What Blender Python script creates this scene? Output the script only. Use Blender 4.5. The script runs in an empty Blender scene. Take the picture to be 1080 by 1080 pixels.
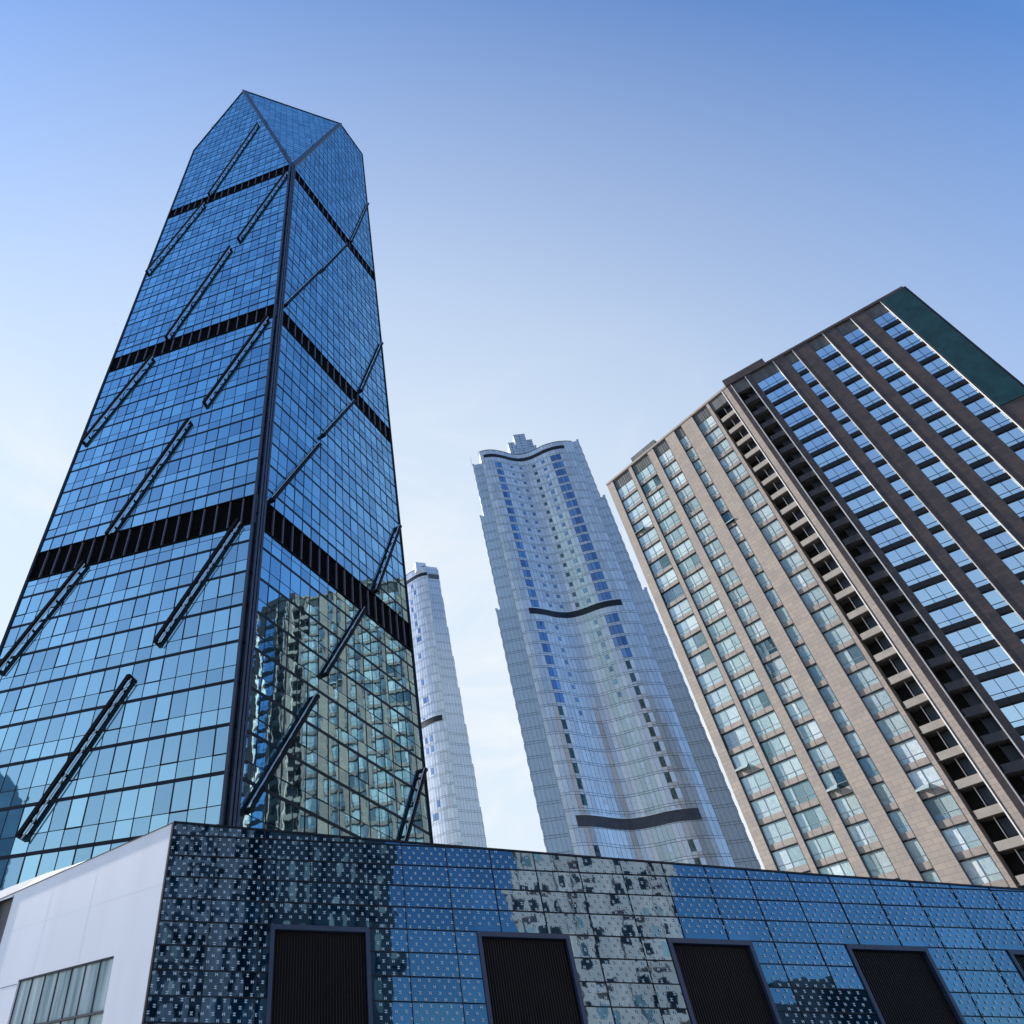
import bpy, math, random
from mathutils import Vector
random.seed(7)
R = math.radians
scn = bpy.context.scene
col = scn.collection

# ------------------------------------------------------------------ helpers
def empty(name, loc, label, cat, group=None):
    o = bpy.data.objects.new(name, None); col.objects.link(o)
    o.location = loc; o.empty_display_size = 2
    o['label'] = label; o['category'] = cat
    if group: o['group'] = group
    return o

def root_of(o):
    while o.parent: o = o.parent
    return o

class MB:
    """collects polygons in world coordinates; build() links them as one mesh object"""
    def __init__(s): s.v = []; s.f = []; s.m = []; s.r = []
    def poly(s, pts, m=0, r=None):
        n = len(s.v); s.v += [tuple(p) for p in pts]
        s.f.append(tuple(range(n, n+len(pts)))); s.m.append(m)
        s.r.append(random.random() if r is None else r)
    def hexa(s, p, m=0, r=None):
        r = random.random() if r is None else r
        n = len(s.v); s.v += [tuple(q) for q in p]
        for f in ((0,3,2,1),(4,5,6,7),(0,1,5,4),(1,2,6,5),(2,3,7,6),(3,0,4,7)):
            s.f.append(tuple(n+i for i in f)); s.m.append(m); s.r.append(r)
    def prism(s, base, z0, z1, m=0, r=None):
        """plan polygon (xy) extruded; z1 may be a list of heights per corner"""
        r = random.random() if r is None else r
        n = len(base); k = len(s.v)
        zz = z1 if isinstance(z1, (list, tuple)) else [z1]*n
        s.v += [(x, y, z0) for x, y in base] + [(x, y, zz[i]) for i, (x, y) in enumerate(base)]
        for i in range(n):
            j = (i+1) % n; s.f.append((k+i, k+j, k+n+j, k+n+i)); s.m.append(m); s.r.append(r)
        s.f.append(tuple(k+i for i in reversed(range(n)))); s.m.append(m); s.r.append(r)
        s.f.append(tuple(k+n+i for i in range(n))); s.m.append(m); s.r.append(r)
    def build(s, name, mats, parent=None, label=None, kind=None):
        if not isinstance(mats, (list, tuple)): mats = [mats]
        off = Vector(root_of(parent).location) if parent else Vector((0, 0, 0))
        me = bpy.data.meshes.new(name)
        me.from_pydata([(x-off.x, y-off.y, z-off.z) for x, y, z in s.v], [], s.f)
        for m in mats: me.materials.append(m)
        me.polygons.foreach_set('material_index', s.m)
        at = me.attributes.new('rnd', 'FLOAT', 'FACE'); at.data.foreach_set('value', s.r)
        me.update()
        o = bpy.data.objects.new(name, me); col.objects.link(o)
        if parent: o.parent = parent
        if label: o['label'] = label
        if kind: o['kind'] = kind
        return o

class Frame:
    """facade plane: P(s, z, d) = along the wall, up, outward"""
    def __init__(F, o, bear=None, side=1, u=None, v=None, n=None):
        if bear is not None:
            b = R(bear); F.u = Vector((math.sin(b), math.cos(b), 0))
            F.v = Vector((0, 0, 1)); F.n = Vector((F.u.y, -F.u.x, 0))*side
            F.o = Vector((o[0], o[1], 0))
        else:
            F.o, F.u, F.v, F.n = Vector(o), u, v, n
    def P(F, s, z, d=0): return F.o + F.u*s + F.v*z + F.n*d
    def box(F, mb, s0, s1, z0, z1, d0, d1, m=0, r=None):
        P = F.P
        mb.hexa([P(s0,z0,d0), P(s1,z0,d0), P(s1,z0,d1), P(s0,z0,d1),
                 P(s0,z1,d0), P(s1,z1,d0), P(s1,z1,d1), P(s0,z1,d1)], m, r)
    def quad(F, mb, s0, s1, z0, z1, d, m=0, r=None, tilt=0.0):
        t = [random.uniform(-tilt, tilt) for _ in range(3)]
        d4 = t[0]+t[2]-t[1]
        mb.poly([F.P(s0,z0,d+t[0]), F.P(s1,z0,d+t[1]), F.P(s1,z1,d+t[2]), F.P(s0,z1,d+d4)], m, r)
    def bar(F, mb, a, b, w, d0, d1, m=0, r=None, ea=0):
        """straight bar in the plane from a to b (s,z), width w"""
        dx, dz = b[0]-a[0], b[1]-a[1]; L = math.hypot(dx, dz)
        if L < 1e-6: return
        tx, tz = dx/L, dz/L; nx, nz = -tz*w/2, tx*w/2
        a = (a[0]-tx*ea, a[1]-tz*ea); b = (b[0]+tx*ea, b[1]+tz*ea)
        c = [(a[0]+nx, a[1]+nz), (b[0]+nx, b[1]+nz), (b[0]-nx, b[1]-nz), (a[0]-nx, a[1]-nz)]
        mb.hexa([F.P(*q, d0) for q in c]+[F.P(*q, d1) for q in c], m, r)

def clip(poly, fn):
    out = []
    for i in range(len(poly)):
        a, b = poly[i], poly[(i+1) % len(poly)]; fa, fb = fn(a), fn(b)
        if fa >= 0: out.append(a)
        if (fa >= 0) != (fb >= 0):
            t = fa/(fa-fb); out.append((a[0]+(b[0]-a[0])*t, a[1]+(b[1]-a[1])*t))
    return out
def clip_conv(cell, poly):
    ar = sum(poly[i][0]*poly[(i+1) % len(poly)][1]-poly[(i+1) % len(poly)][0]*poly[i][1] for i in range(len(poly)))
    sg = 1 if ar > 0 else -1
    for i in range(len(poly)):
        p, q = poly[i], poly[(i+1) % len(poly)]
        cell = clip(cell, lambda a: sg*((q[0]-p[0])*(a[1]-p[1])-(q[1]-p[1])*(a[0]-p[0])))
        if len(cell) < 3: return []
    return cell
def area(p): return abs(sum(p[i][0]*p[(i+1) % len(p)][1]-p[(i+1) % len(p)][0]*p[i][1] for i in range(len(p))))/2
def clip_line(a, b, poly):
    ar = sum(poly[i][0]*poly[(i+1) % len(poly)][1]-poly[(i+1) % len(poly)][0]*poly[i][1] for i in range(len(poly)))
    sg = 1 if ar > 0 else -1; t0, t1 = 0.0, 1.0
    for i in range(len(poly)):
        p, q = poly[i], poly[(i+1) % len(poly)]
        g = lambda c: sg*((q[0]-p[0])*(c[1]-p[1])-(q[1]-p[1])*(c[0]-p[0]))
        fa, fb = g(a), g(b)
        if fa < 0 and fb < 0: return None
        if fa < 0: t0 = max(t0, fa/(fa-fb))
        elif fb < 0: t1 = min(t1, fa/(fa-fb))
    if t1-t0 < 1e-4: return None
    L = lambda t: (a[0]+(b[0]-a[0])*t, a[1]+(b[1]-a[1])*t)
    return L(t0), L(t1)

# the size at which a window shows from the street, used only to decide which
# hundred of them are modelled as parts of their own
PITCH = R(44.77); EYE = Vector((0, 0, 1.6)); FP = 738.0
def show(c, n, ar):
    p = c-EYE; f = p.y*math.cos(PITCH)+p.z*math.sin(PITCH)
    if f <= 0: return 0
    u = 345+FP*p.x/f; v = 540-FP*(-p.y*math.sin(PITCH)+p.z*math.cos(PITCH))/f
    lim = 868+(183-u)*.45 if u < 183 else 868+(u-183)*.078
    if not (0 < u < 1080 and 0 < v < lim-2): return 0
    return ar*abs(p.normalized().dot(n))/p.length_squared

# ------------------------------------------------------------------ materials
def mat(name):
    m = bpy.data.materials.new(name); m.use_nodes = True
    nt = m.node_tree; nt.nodes.clear()
    out = nt.nodes.new('ShaderNodeOutputMaterial')
    return m, nt, out
def N(nt, t, **kw):
    n = nt.nodes.new(t)
    for k, v in kw.items():
        if k.startswith('i_'):
            n.inputs[int(k[2:]) if k[2:].isdigit() else k[2:].replace('_', ' ')].default_value = v
        else: setattr(n, k, v)
    return n
def ramp(nt, stops, interp='LINEAR'):
    r = nt.nodes.new('ShaderNodeValToRGB'); r.color_ramp.interpolation = interp
    e = r.color_ramp.elements
    while len(e) < len(stops): e.new(0.5)
    for i, (p, c) in enumerate(stops): e[i].position = p; e[i].color = (*c, 1)
    return r

def simple(name, c, rough=.6, metal=0.0, var=.12, scale=.8, spec=.4, streak=False):
    m, nt, out = mat(name)
    b = N(nt, 'ShaderNodeBsdfPrincipled'); b.inputs['Roughness'].default_value = rough
    b.inputs['Metallic'].default_value = metal; b.inputs['Specular IOR Level'].default_value = spec
    tc = N(nt, 'ShaderNodeTexCoord'); mp = N(nt, 'ShaderNodeMapping')
    mp.inputs['Scale'].default_value = (scale, scale, scale*(.12 if streak else 1))
    nz = N(nt, 'ShaderNodeTexNoise'); nz.inputs['Scale'].default_value = 1; nz.inputs['Detail'].default_value = 6
    lo = tuple(x*(1-var) for x in c); hi = tuple(min(1, x*(1+var)) for x in c)
    rp = ramp(nt, [(.3, lo), (.7, hi)])
    nt.links.new(tc.outputs['Object'], mp.inputs[0]); nt.links.new(mp.outputs[0], nz.inputs['Vector'])
    nt.links.new(nz.outputs['Fac'], rp.inputs[0]); nt.links.new(rp.outputs[0], b.inputs['Base Color'])
    nt.links.new(b.outputs[0], out.inputs[0])
    return m

def glass(name, tint, inner, base=.45, grazing=.4, rough=.02, wob=.0, wscale=.35, stops=None, tvar=.12):
    """reflective coated glazing: tinted mirror reflection over what shows of the rooms behind"""
    m, nt, out = mat(name); L = nt.links.new
    at = N(nt, 'ShaderNodeAttribute', attribute_name='rnd')
    tc = N(nt, 'ShaderNodeTexCoord')
    gl = N(nt, 'ShaderNodeBsdfGlossy'); gl.inputs['Roughness'].default_value = rough
    rt = ramp(nt, [(0, tuple(x*(1-tvar) for x in tint)), (1, tuple(min(1, x*(1+tvar)) for x in tint))])
    L(at.outputs['Fac'], rt.inputs[0]); L(rt.outputs[0], gl.inputs['Color'])
    df = N(nt, 'ShaderNodeBsdfDiffuse')
    if stops is None: stops = [(0, tuple(x*.6 for x in inner)), (.7, inner), (1, tuple(min(1, x*1.7) for x in inner))]
    r2 = ramp(nt, stops)
    wn = N(nt, 'ShaderNodeMath', operation='MULTIPLY'); wn.inputs[1].default_value = 7.31
    fr = N(nt, 'ShaderNodeMath', operation='FRACT')
    L(at.outputs['Fac'], wn.inputs[0]); L(wn.outputs[0], fr.inputs[0]); L(fr.outputs[0], r2.inputs[0])
    # blinds and curtains: soft vertical folds in the lit part of the room
    mp = N(nt, 'ShaderNodeMapping'); mp.inputs['Scale'].default_value = (5, 5, .35)
    nz = N(nt, 'ShaderNodeTexNoise'); nz.inputs['Detail'].default_value = 3
    L(tc.outputs['Object'], mp.inputs[0]); L(mp.outputs[0], nz.inputs['Vector'])
    mx = N(nt, 'ShaderNodeMix', data_type='RGBA', blend_type='MULTIPLY'); mx.inputs['Factor'].default_value = .75
    r3 = ramp(nt, [(.35, (.45, .5, .52)), (.6, (1, 1, 1))])
    L(nz.outputs['Fac'], r3.inputs[0]); L(r2.outputs[0], mx.inputs[6]); L(r3.outputs[0], mx.inputs[7])
    L(mx.outputs[2], df.inputs['Color'])
    lw = N(nt, 'ShaderNodeLayerWeight'); lw.inputs['Blend'].default_value = .35
    ma = N(nt, 'ShaderNodeMath', operation='MULTIPLY_ADD', use_clamp=True)
    ma.inputs[1].default_value = grazing; ma.inputs[2].default_value = base
    L(lw.outputs['Facing'], ma.inputs[0])
    ms = N(nt, 'ShaderNodeMixShader'); L(ma.outputs[0], ms.inputs[0]); L(df.outputs[0], ms.inputs[1]); L(gl.outputs[0], ms.inputs[2])
    if wob:
        n2 = N(nt, 'ShaderNodeTexNoise'); n2.inputs['Scale'].default_value = wscale; n2.inputs['Detail'].default_value = 2
        L(tc.outputs['Object'], n2.inputs['Vector'])
        bp = N(nt, 'ShaderNodeBump'); bp.inputs['Strength'].default_value = 1; bp.inputs['Distance'].default_value = wob
        L(n2.outputs['Fac'], bp.inputs['Height']); L(bp.outputs[0], gl.inputs['Normal'])
    L(ms.outputs[0], out.inputs[0])
    return m

def stone(name, c1, c2, c3, mortar, ang, bw=1.3, bh=.62, var=.5):
    """coursed stone cladding, laid along the wall whose heading is ang"""
    m, nt, out = mat(name); L = nt.links.new
    b = N(nt, 'ShaderNodeBsdfPrincipled'); b.inputs['Roughness'].default_value = .75
    b.inputs['Specular IOR Level'].default_value = .25
    tc = N(nt, 'ShaderNodeTexCoord')
    mp = N(nt, 'ShaderNodeMapping'); mp.inputs['Rotation'].default_value = (0, 0, R(ang-90))
    sx = N(nt, 'ShaderNodeSeparateXYZ'); cx = N(nt, 'ShaderNodeCombineXYZ')
    L(tc.outputs['Object'], mp.inputs[0]); L(mp.outputs[0], sx.inputs[0])
    L(sx.outputs['X'], cx.inputs['X']); L(sx.outputs['Z'], cx.inputs['Y'])
    br = N(nt, 'ShaderNodeTexBrick'); br.inputs['Scale'].default_value = 1
    br.inputs['Brick Width'].default_value = bw; br.inputs['Row Height'].default_value = bh
    br.inputs['Mortar Size'].default_value = .03; br.inputs['Mortar Smooth'].default_value = .4
    br.inputs['Bias'].default_value = -.1
    br.inputs['Color1'].default_value = (*c1, 1); br.inputs['Color2'].default_value = (*c2, 1); br.inputs['Mortar'].default_value = (*mortar, 1)
    L(cx.outputs[0], br.inputs['Vector'])
    nz = N(nt, 'ShaderNodeTexNoise'); nz.inputs['Scale'].default_value = .55; nz.inputs['Detail'].default_value = 8; nz.inputs['Roughness'].default_value = .7
    L(tc.outputs['Object'], nz.inputs['Vector'])
    rp = ramp(nt, [(.42, (0, 0, 0)), (.68, (1, 1, 1))])
    L(nz.outputs['Fac'], rp.inputs[0])
    mx = N(nt, 'ShaderNodeMix', data_type='RGBA'); mx.inputs[7].default_value = (*c3, 1)
    mm = N(nt, 'ShaderNodeMath', operation='MULTIPLY'); mm.inputs[1].default_value = var
    L(rp.outputs[0], mm.inputs[0]); L(mm.outputs[0], mx.inputs[0]); L(br.outputs['Color'], mx.inputs[6])
    L(mx.outputs[2], b.inputs['Base Color']); L(b.outputs[0], out.inputs[0])
    return m

M = {}
M['tower_glass'] = glass('blue_mirror_glass', (.50, .77, .90), (.05, .12, .14), base=.68, grazing=.3, wob=.006, wscale=.5, tvar=.2)
M['dark_metal'] = simple('dark_anodised_metal', (.007, .010, .018), rough=.55, var=.25, spec=.25)
M['fin_metal'] = simple('near_black_steel', (.004, .005, .007), rough=.6, var=.3, spec=.15)
M['post_metal'] = simple('blue_grey_metal_post', (.05, .06, .09), rough=.45, metal=.4, var=.2)
M['louvre_black'] = simple('black_louvre', (.004, .004, .005), rough=.8, var=.3, spec=.15)
M['joint_pale'] = simple('pale_joint', (.6, .62, .66), rough=.6, var=.05)
M['rib_black'] = simple('black_rib', (.005, .005, .006), rough=.5, var=.5, scale=1.5)
M['band_post'] = simple('mauve_grey_metal', (.10, .09, .13), rough=.5, var=.15)
M['rail_pale'] = simple('pale_blue_steel', (.42, .47, .55), rough=.35, metal=.2, var=.1)
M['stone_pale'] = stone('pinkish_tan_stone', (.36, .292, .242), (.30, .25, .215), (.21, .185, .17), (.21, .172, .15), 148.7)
M['stone_shaded'] = stone('shaded_tan_stone', (.088, .07, .07), (.06, .052, .057), (.15, .098, .08), (.045, .038, .04), 132.5)  # same stone on the shaded wing, with the shade put into its colour
M['lit_reveal_post'] = simple('sunlit_reveal_and_post', (.72, .66, .6), rough=.6, var=.08)  # pale colour stands in for sunlight on the reveals; also on balcony posts
M['spandrel_taupe'] = simple('taupe_panel', (.27, .225, .195), rough=.5, var=.15, scale=1.4)
M['spandrel_black'] = simple('black_panel', (.008, .008, .009), rough=.35, var=.4)
M['panel_grey'] = simple('ribbed_grey_panel', (.11, .105, .1), rough=.55, var=.3, scale=2.5, streak=True)
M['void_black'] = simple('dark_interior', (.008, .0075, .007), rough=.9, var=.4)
M['concrete_pale'] = simple('pale_concrete', (.29, .255, .22), rough=.8, var=.12)
M['concrete_dark'] = simple('dark_concrete', (.055, .05, .055), rough=.8, var=.15)
M['net_green'] = simple('green_scaffold_net', (.010, .050, .062), rough=.85, var=.28, scale=.7)
M['win_pale'] = glass('curtained_window_glass', (.85, .93, .97), (.4, .46, .45), base=.15, grazing=.3, wob=.003, wscale=.8, tvar=.15,
    stops=[(0, (.03, .06, .07)), (.08, (.25, .33, .34)), (.2, (.38, .47, .46)), (.8, (.55, .62, .6)), (1, (.78, .82, .8))])
M['win_blue'] = glass('blue_window_glass', (.66, .85, 1.0), (.06, .10, .16), base=.84, grazing=.2, wob=.006, wscale=.8, tvar=.1)
M['win_frame'] = simple('thin_dark_frame', (.03, .04, .06), rough=.5, var=.1)
M['louvre_grey'] = simple('grey_louvre', (.06, .06, .075), rough=.6, var=.15)
M['bar_grey'] = simple('grey_window_bar', (.22, .25, .27), rough=.5, var=.1)
M['panel_silver'] = glass('silver_cladding_panel', (.90, .86, .84), (.33, .37, .44), base=.3, grazing=.3, rough=.18, wob=.03, wscale=.5, tvar=.14,
    stops=[(0, (.58, .58, .60)), (.5, (.70, .70, .71)), (1, (.82, .81, .82))])
M['panel_wing'] = glass('grey_blue_cladding_panel', (.8, .86, .92), (.22, .27, .34), base=.18, grazing=.3, rough=.3, wob=.02, wscale=.4, tvar=.1,
    stops=[(0, (.46, .51, .57)), (1, (.56, .61, .67))])
M['seam'] = simple('dark_panel_seam', (.07, .08, .1), rough=.6, var=.1)
M['win_deep'] = glass('deep_blue_window_glass', (.42, .58, .9), (.04, .09, .2), base=.5, grazing=.2, wob=.01, wscale=.8, tvar=.35)
M['win_green'] = glass('dark_green_window_glass', (.30, .42, .40), (.02, .05, .045), base=.3, grazing=.2, wob=.05, wscale=1.5, tvar=.3)
M['white_pane'] = simple('white_lined_window', (.74, .80, .9), rough=.3, var=.08)
M['podium_glass'] = glass('fritted_blue_glass', (.13, .235, .335), (.002, .028, .062), base=.5, grazing=.3, wob=.0022, wscale=1.2, tvar=.12)
M['frit'] = simple('white_ceramic_dot', (.36, .48, .58), rough=.5, var=.1)
M['frame_blue'] = simple('slate_blue_frame', (.025, .045, .09), rough=.5, var=.15)
M['white_panel'] = simple('white_cladding', (.86, .87, .90), rough=.5, var=.045, scale=.6, streak=True)
M['soffit'] = simple('grey_coping', (.42, .45, .5), rough=.5, var=.08)
M['city_ground'] = simple('concrete_ground', (.26, .25, .24), rough=.9, var=.3, scale=.08)
M['paving'] = simple('grey_paving', (.36, .34, .32), rough=.85, var=.2, scale=.7)
M['roof'] = simple('roof_felt', (.12, .12, .12), rough=.9, var=.2)

# blinds behind the side window of the podium
m, nt, out = mat('pleated_blind_glass')
b = N(nt, 'ShaderNodeBsdfPrincipled'); b.inputs['Roughness'].default_value = .25
tc = N(nt, 'ShaderNodeTexCoord'); mp = N(nt, 'ShaderNodeMapping'); mp.inputs['Rotation'].default_value = (0, 0, R(-50.5-90))
mp.inputs['Scale'].default_value = (1, .01, .06)
wv = N(nt, 'ShaderNodeTexNoise'); wv.inputs['Scale'].default_value = 3.2; wv.inputs['Detail'].default_value = 4
rp = ramp(nt, [(.33, (.16, .25, .27)), (.5, (.38, .48, .48)), (.68, (.6, .68, .66))])
nt.links.new(tc.outputs['Object'], mp.inputs[0]); nt.links.new(mp.outputs[0], wv.inputs['Vector'])
nt.links.new(wv.outputs['Fac'], rp.inputs[0]); nt.links.new(rp.outputs[0], b.inputs['Base Color']); nt.links.new(b.outputs[0], out.inputs[0])
M['blind'] = m

def windows_out(cands, mats, root, name='window', limit=100):
    """cands: (score, builder). the largest in view become parts, the others one part"""
    cands.sort(key=lambda c: -c[0])
    big = [c for c in cands if c[0] > 0][:limit]
    k = len(big)
    for sc, fn in big:
        mb = MB(); fn(mb); mb.build(name, mats, root)
    rest = cands[k:]
    if rest:
        mb = MB()
        for sc, fn in rest: fn(mb)
        mb.build(name, mats, root, kind='stuff')

# ------------------------------------------------------------------ 1. the blue glass tower
PC = (-7.87, 54.43)                                   # its near corner
A = Frame(PC, bear=-69.9, side=-1); B = Frame(PC, bear=37.6, side=1)
WA, WB = 29.4, 31.6
tower = empty('office_tower', (PC[0], PC[1], 0), 'tallest blue mirrored glass tower with a chamfered top and slanted dark fins', 'skyscraper')
Lp = A.P(WA, 0); Rp = B.P(WB, 0); Bk = Lp+Rp-A.P(0, 0)
LZ = [26.3-4.2*k for k in range(7, 0, -1)] + [26.3+4.2*k for k in range(7)] + [60.6+4.22*k for k in range(9)] + [103.4+4.18*k for k in range(14)][:-1] + [164+4.2*k for k in range(20)]
BANDS = [(54.1, 58.3), (97.5, 101.1), (157.6, 161.3)]
PA = [(0, 0), (WA, 0), (WA, 201.3), (18.6, 242.4), (0, 160)]
PB = [(1.3, 0), (WB, 0), (WB, 244), (19.7, 242.6), (1.3, 165.8)]
def in_band(z): return any(a < z < b for a, b in BANDS)
def zcuts(lo, hi):
    zs = {lo, hi}
    for z in LZ:
        for q in (z, z+1.6):
            if lo < q < hi and not in_band(q): zs.add(q)
    for a, b in BANDS:
        if lo < a < hi: zs.add(a); zs.add(b)
    zs = sorted(zs); return zs
cands = []
grid = MB()
for F, W, s0, pitch, poly in ((A, WA, 0.0, WA/18, PA), (B, WB, 1.3, (WB-1.3)/18, PB)):
    zs = zcuts(0, 246)
    for i in range(18):
        a, b = s0+i*pitch, s0+(i+1)*pitch
        for z0, z1 in zip(zs, zs[1:]):
            if in_band((z0+z1)/2): continue
            c = clip_conv([(a, z0), (b, z0), (b, z1), (a, z1)], poly)
            if len(c) < 3 or area(c) < .02: continue
            cx = sum(p[0] for p in c)/len(c); cz = sum(p[1] for p in c)/len(c)
            tx, tz = random.gauss(0, .0036), random.gauss(0, .0036); r = random.random()
            def fn(mb, c=c, cx=cx, cz=cz, tx=tx, tz=tz, r=r, F=F):
                mb.poly([F.P(p[0], p[1], (p[0]-cx)*tx+(p[1]-cz)*tz) for p in c], 0, r)
            cands.append((show(F.P(cx, cz), F.n, area(c)), fn))
            # opening lights have a heavier frame
            if (z1-z0) > 2.2 and len(c) == 4 and (i + int(z0/4.2)*2) % 3 == 0 and random.random() < .8:
                for (p, q) in (((a, z0), (a, z1)), ((b, z0), (b, z1)), ((a, z1), (b, z1)), ((a, z0), (b, z0))):
                    F.bar(grid, p, q, .11, .0, .04, ea=.05)
    for i in range(19):                               # mullions
        s = s0+i*pitch
        q = clip_line((s, 0), (s, 250), poly)
        if q: F.bar(grid, q[0], q[1], .065, -.02, .03)
    for z in LZ:                                      # floor lines and transoms
        for zz, w, d in ((z, .31, .035), (z+1.6, .06, .02)):
            if in_band(zz): continue
            q = clip_line((0, zz), (40, zz), poly)
            if q: F.bar(grid, q[0], q[1], w, -.02, d)
    for a, b in BANDS:                                # dark louvred plant floors
        bandm = MB()
        q = clip_line((0, (a+b)/2), (40, (a+b)/2), poly)
        F.box(bandm, q[0][0], q[1][0], a, b, -.5, -.25, 0)
        F.box(bandm, q[0][0], q[1][0], a-.12, a, -.5, .14, 0); F.box(bandm, q[0][0], q[1][0], b, b+.12, -.5, .14, 0)
        k = a+.18
        while k < b: F.box(bandm, q[0][0], q[1][0], k, k+.06, -.25, -.12, 0); k += .22
        for i in range(19):
            s = s0+i*pitch
            if q[0][0]-.01 <= s <= q[1][0]+.01: F.box(bandm, s-.07, s+.07, a+.001, b-.001, -.25, .06, 1)
        bandm.build('louvre_band', [M['louvre_black'], M['band_post']], tower)
# chamfer triangle at the top
T0 = B.P(.6, 161.5); TA = A.P(18.6, 242.4); TB = B.P(19.7, 242.6)
uu = (TB-TA).normalized(); nn = (TB-TA).cross(T0-TA).normalized()
if nn.y > 0: nn = -nn
vv = nn.cross(uu)
if vv.z < 0: vv = -vv
CF = Frame(TA, u=uu, v=vv, n=nn)
loc = lambda p: ((p-TA).dot(uu), (p-TA).dot(vv))
PT = [loc(TA), loc(TB), loc(T0)]
vmin = PT[2][1]; nrow = 34
for i in range(-2, 24):
    for j in range(nrow):
        a, b = i*1.68, (i+1)*1.68; z0, z1 = vmin*(1-j/nrow), vmin*(1-(j+1)/nrow)
        c = clip_conv([(a, z0), (b, z0), (b, z1), (a, z1)], PT)
        if len(c) < 3 or area(c) < .02: continue
        cx = sum(p[0] for p in c)/len(c); cz = sum(p[1] for p in c)/len(c)
        tx, tz = random.gauss(0, .003), random.gauss(0, .003)
        def fn(mb, c=c, cx=cx, cz=cz, tx=tx, tz=tz): mb.poly([CF.P(p[0], p[1], (p[0]-cx)*tx+(p[1]-cz)*tz) for p in c], 0)
        cands.append((0, fn))
    q = clip_line((i*1.68, vmin), (i*1.68, 5), PT)
    if q: CF.bar(grid, q[0], q[1], .07, -.02, .02)
for j in range(1, nrow):
    q = clip_line((-50, vmin*j/nrow), (50, vmin*j/nrow), PT)
    if q: CF.bar(grid, q[0], q[1], .16 if j % 2 else .07, -.02, .02)
windows_out(cands, M['tower_glass'], tower)
grid.build('mullion_grid', M['dark_metal'], tower)
# solid body just inside the glass
bd = MB()
def inn(p, z): q = Vector((p.x, p.y, z)); c = (Lp+Rp)/2; d = Vector((c.x-p.x, c.y-p.y, 0)).normalized(); return q+d*.9
P0 = A.P(0, 0)
top = [inn(P0, 158), inn(Rp, 241), inn(Bk, 200), inn(Lp, 199)]
bot = [inn(P0, 0), inn(Rp, 0), inn(Bk, 0), inn(Lp, 0)]
for i in range(4): bd.poly([bot[i], bot[(i+1) % 4], top[(i+1) % 4], top[i]])
tai = TA+Vector((0, 1, -1)); tbi = TB+Vector((-.6, 1, -1)); rr = top[1]
bd.poly([top[0], tai, top[3]]); bd.poly([top[0], rr, tbi]); bd.poly([top[0], tbi, tai])
bd.poly([tai, tbi, rr, top[2], top[3]])
bd.build('core_wall', M['dark_metal'], tower)
# back faces and the roof seen from elsewhere
bk = MB(); A2 = Frame((Rp.x, Rp.y), bear=-69.9, side=1); B2 = Frame((Lp.x, Lp.y), bear=37.6, side=-1)
for z in [0]+[20+6*k for k in range(29)]:
    for i in range(9):
        z1 = 20 if z == 0 else z+6
        A2.quad(bk, i*WA/9, (i+1)*WA/9, z, z1, 0, 0, tilt=.01); B2.quad(bk, i*WB/9, (i+1)*WB/9, z, z1, 0, 0, tilt=.01)
up = lambda p, z: Vector((p.x, p.y, z))
bk.poly([up(Rp,194), up(Bk,194), up(Bk,205), up(Rp,244)]); bk.poly([up(Lp,194), up(Bk,194), up(Bk,205), up(Lp,201.3)])
bk.poly([TA, TB, up(Rp,244)]); bk.poly([TA, up(Rp,244), up(Bk,205)]); bk.poly([TA, up(Bk,205), up(Lp,201.3)])
bk.build('rear_facade', M['tower_glass'], tower)
# corner posts and crown edges
cp = MB()
cp.hexa([A.P(.12,0,.05), A.P(0,0,-.3), B.P(1.3,0,-.3), B.P(1.32,0,.06), A.P(.12,161,.05), A.P(0,161,-.3), B.P(1.3,164,-.3), B.P(1.32,164,.06)], 0)
for F, s in ((A, .08), (B, 1.2), (B, .35), (B, .8)):
    F.box(cp, s-.14, s+.14, 0, 161.5, .02, .34, 1)
z = 5
while z < 160:
    F.box(cp, .1, 1.3, z, z+.25, -.1, .3, 0); z += 4.2
cp.build('corner_column', [M['dark_metal'], M['post_metal']], tower)
for (p, q) in ((T0, TA), (T0, TB)):
    c = MB(); d = (q-p).normalized(); n1 = d.cross(nn).normalized()
    for w, h, o_ in ((.55, .25, 0),):
        c.hexa([p+n1*w-nn*.3, p-n1*w-nn*.3, p-n1*w+nn*h, p+n1*w+nn*h, q+n1*w-nn*.3, q-n1*w-nn*.3, q-n1*w+nn*h, q+n1*w+nn*h])
    c.build('ridge_rail', M['post_metal'], tower)
c = MB()
for p, q in ((Lp+Vector((0,0,201.3)), TA), (TA, TB), (TB, Rp+Vector((0,0,244))), (Lp, Lp+Vector((0,0,201.3))), (Rp, Rp+Vector((0,0,244)))):
    d = (q-p).normalized(); x = d.cross(Vector((.3, 1, .1))).normalized(); y = d.cross(x)
    c.hexa([p+x*.16+y*.16, p-x*.16+y*.16, p-x*.16-y*.16, p+x*.16-y*.16, q+x*.16+y*.16, q-x*.16+y*.16, q-x*.16-y*.16, q+x*.16-y*.16])
c.build('edge_trim', M['dark_metal'], tower)
FA = [((10.6,200.2),(19.6,161.8)), ((20.3,157.2),(29,131.3)), ((.74,156.2),(9.3,130.9)), ((10.8,128.4),(19.3,101.8)),
      ((1.3,97.2),(9.3,79.4)), ((21.1,97),(28.7,79.3)), ((11.3,76.5),(19.2,58.2)), ((1.8,54.5),(9.2,40.7)), ((21.4,54.3),(28.3,41.6)), ((11.4,37.2),(18.8,23.6))]
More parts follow.
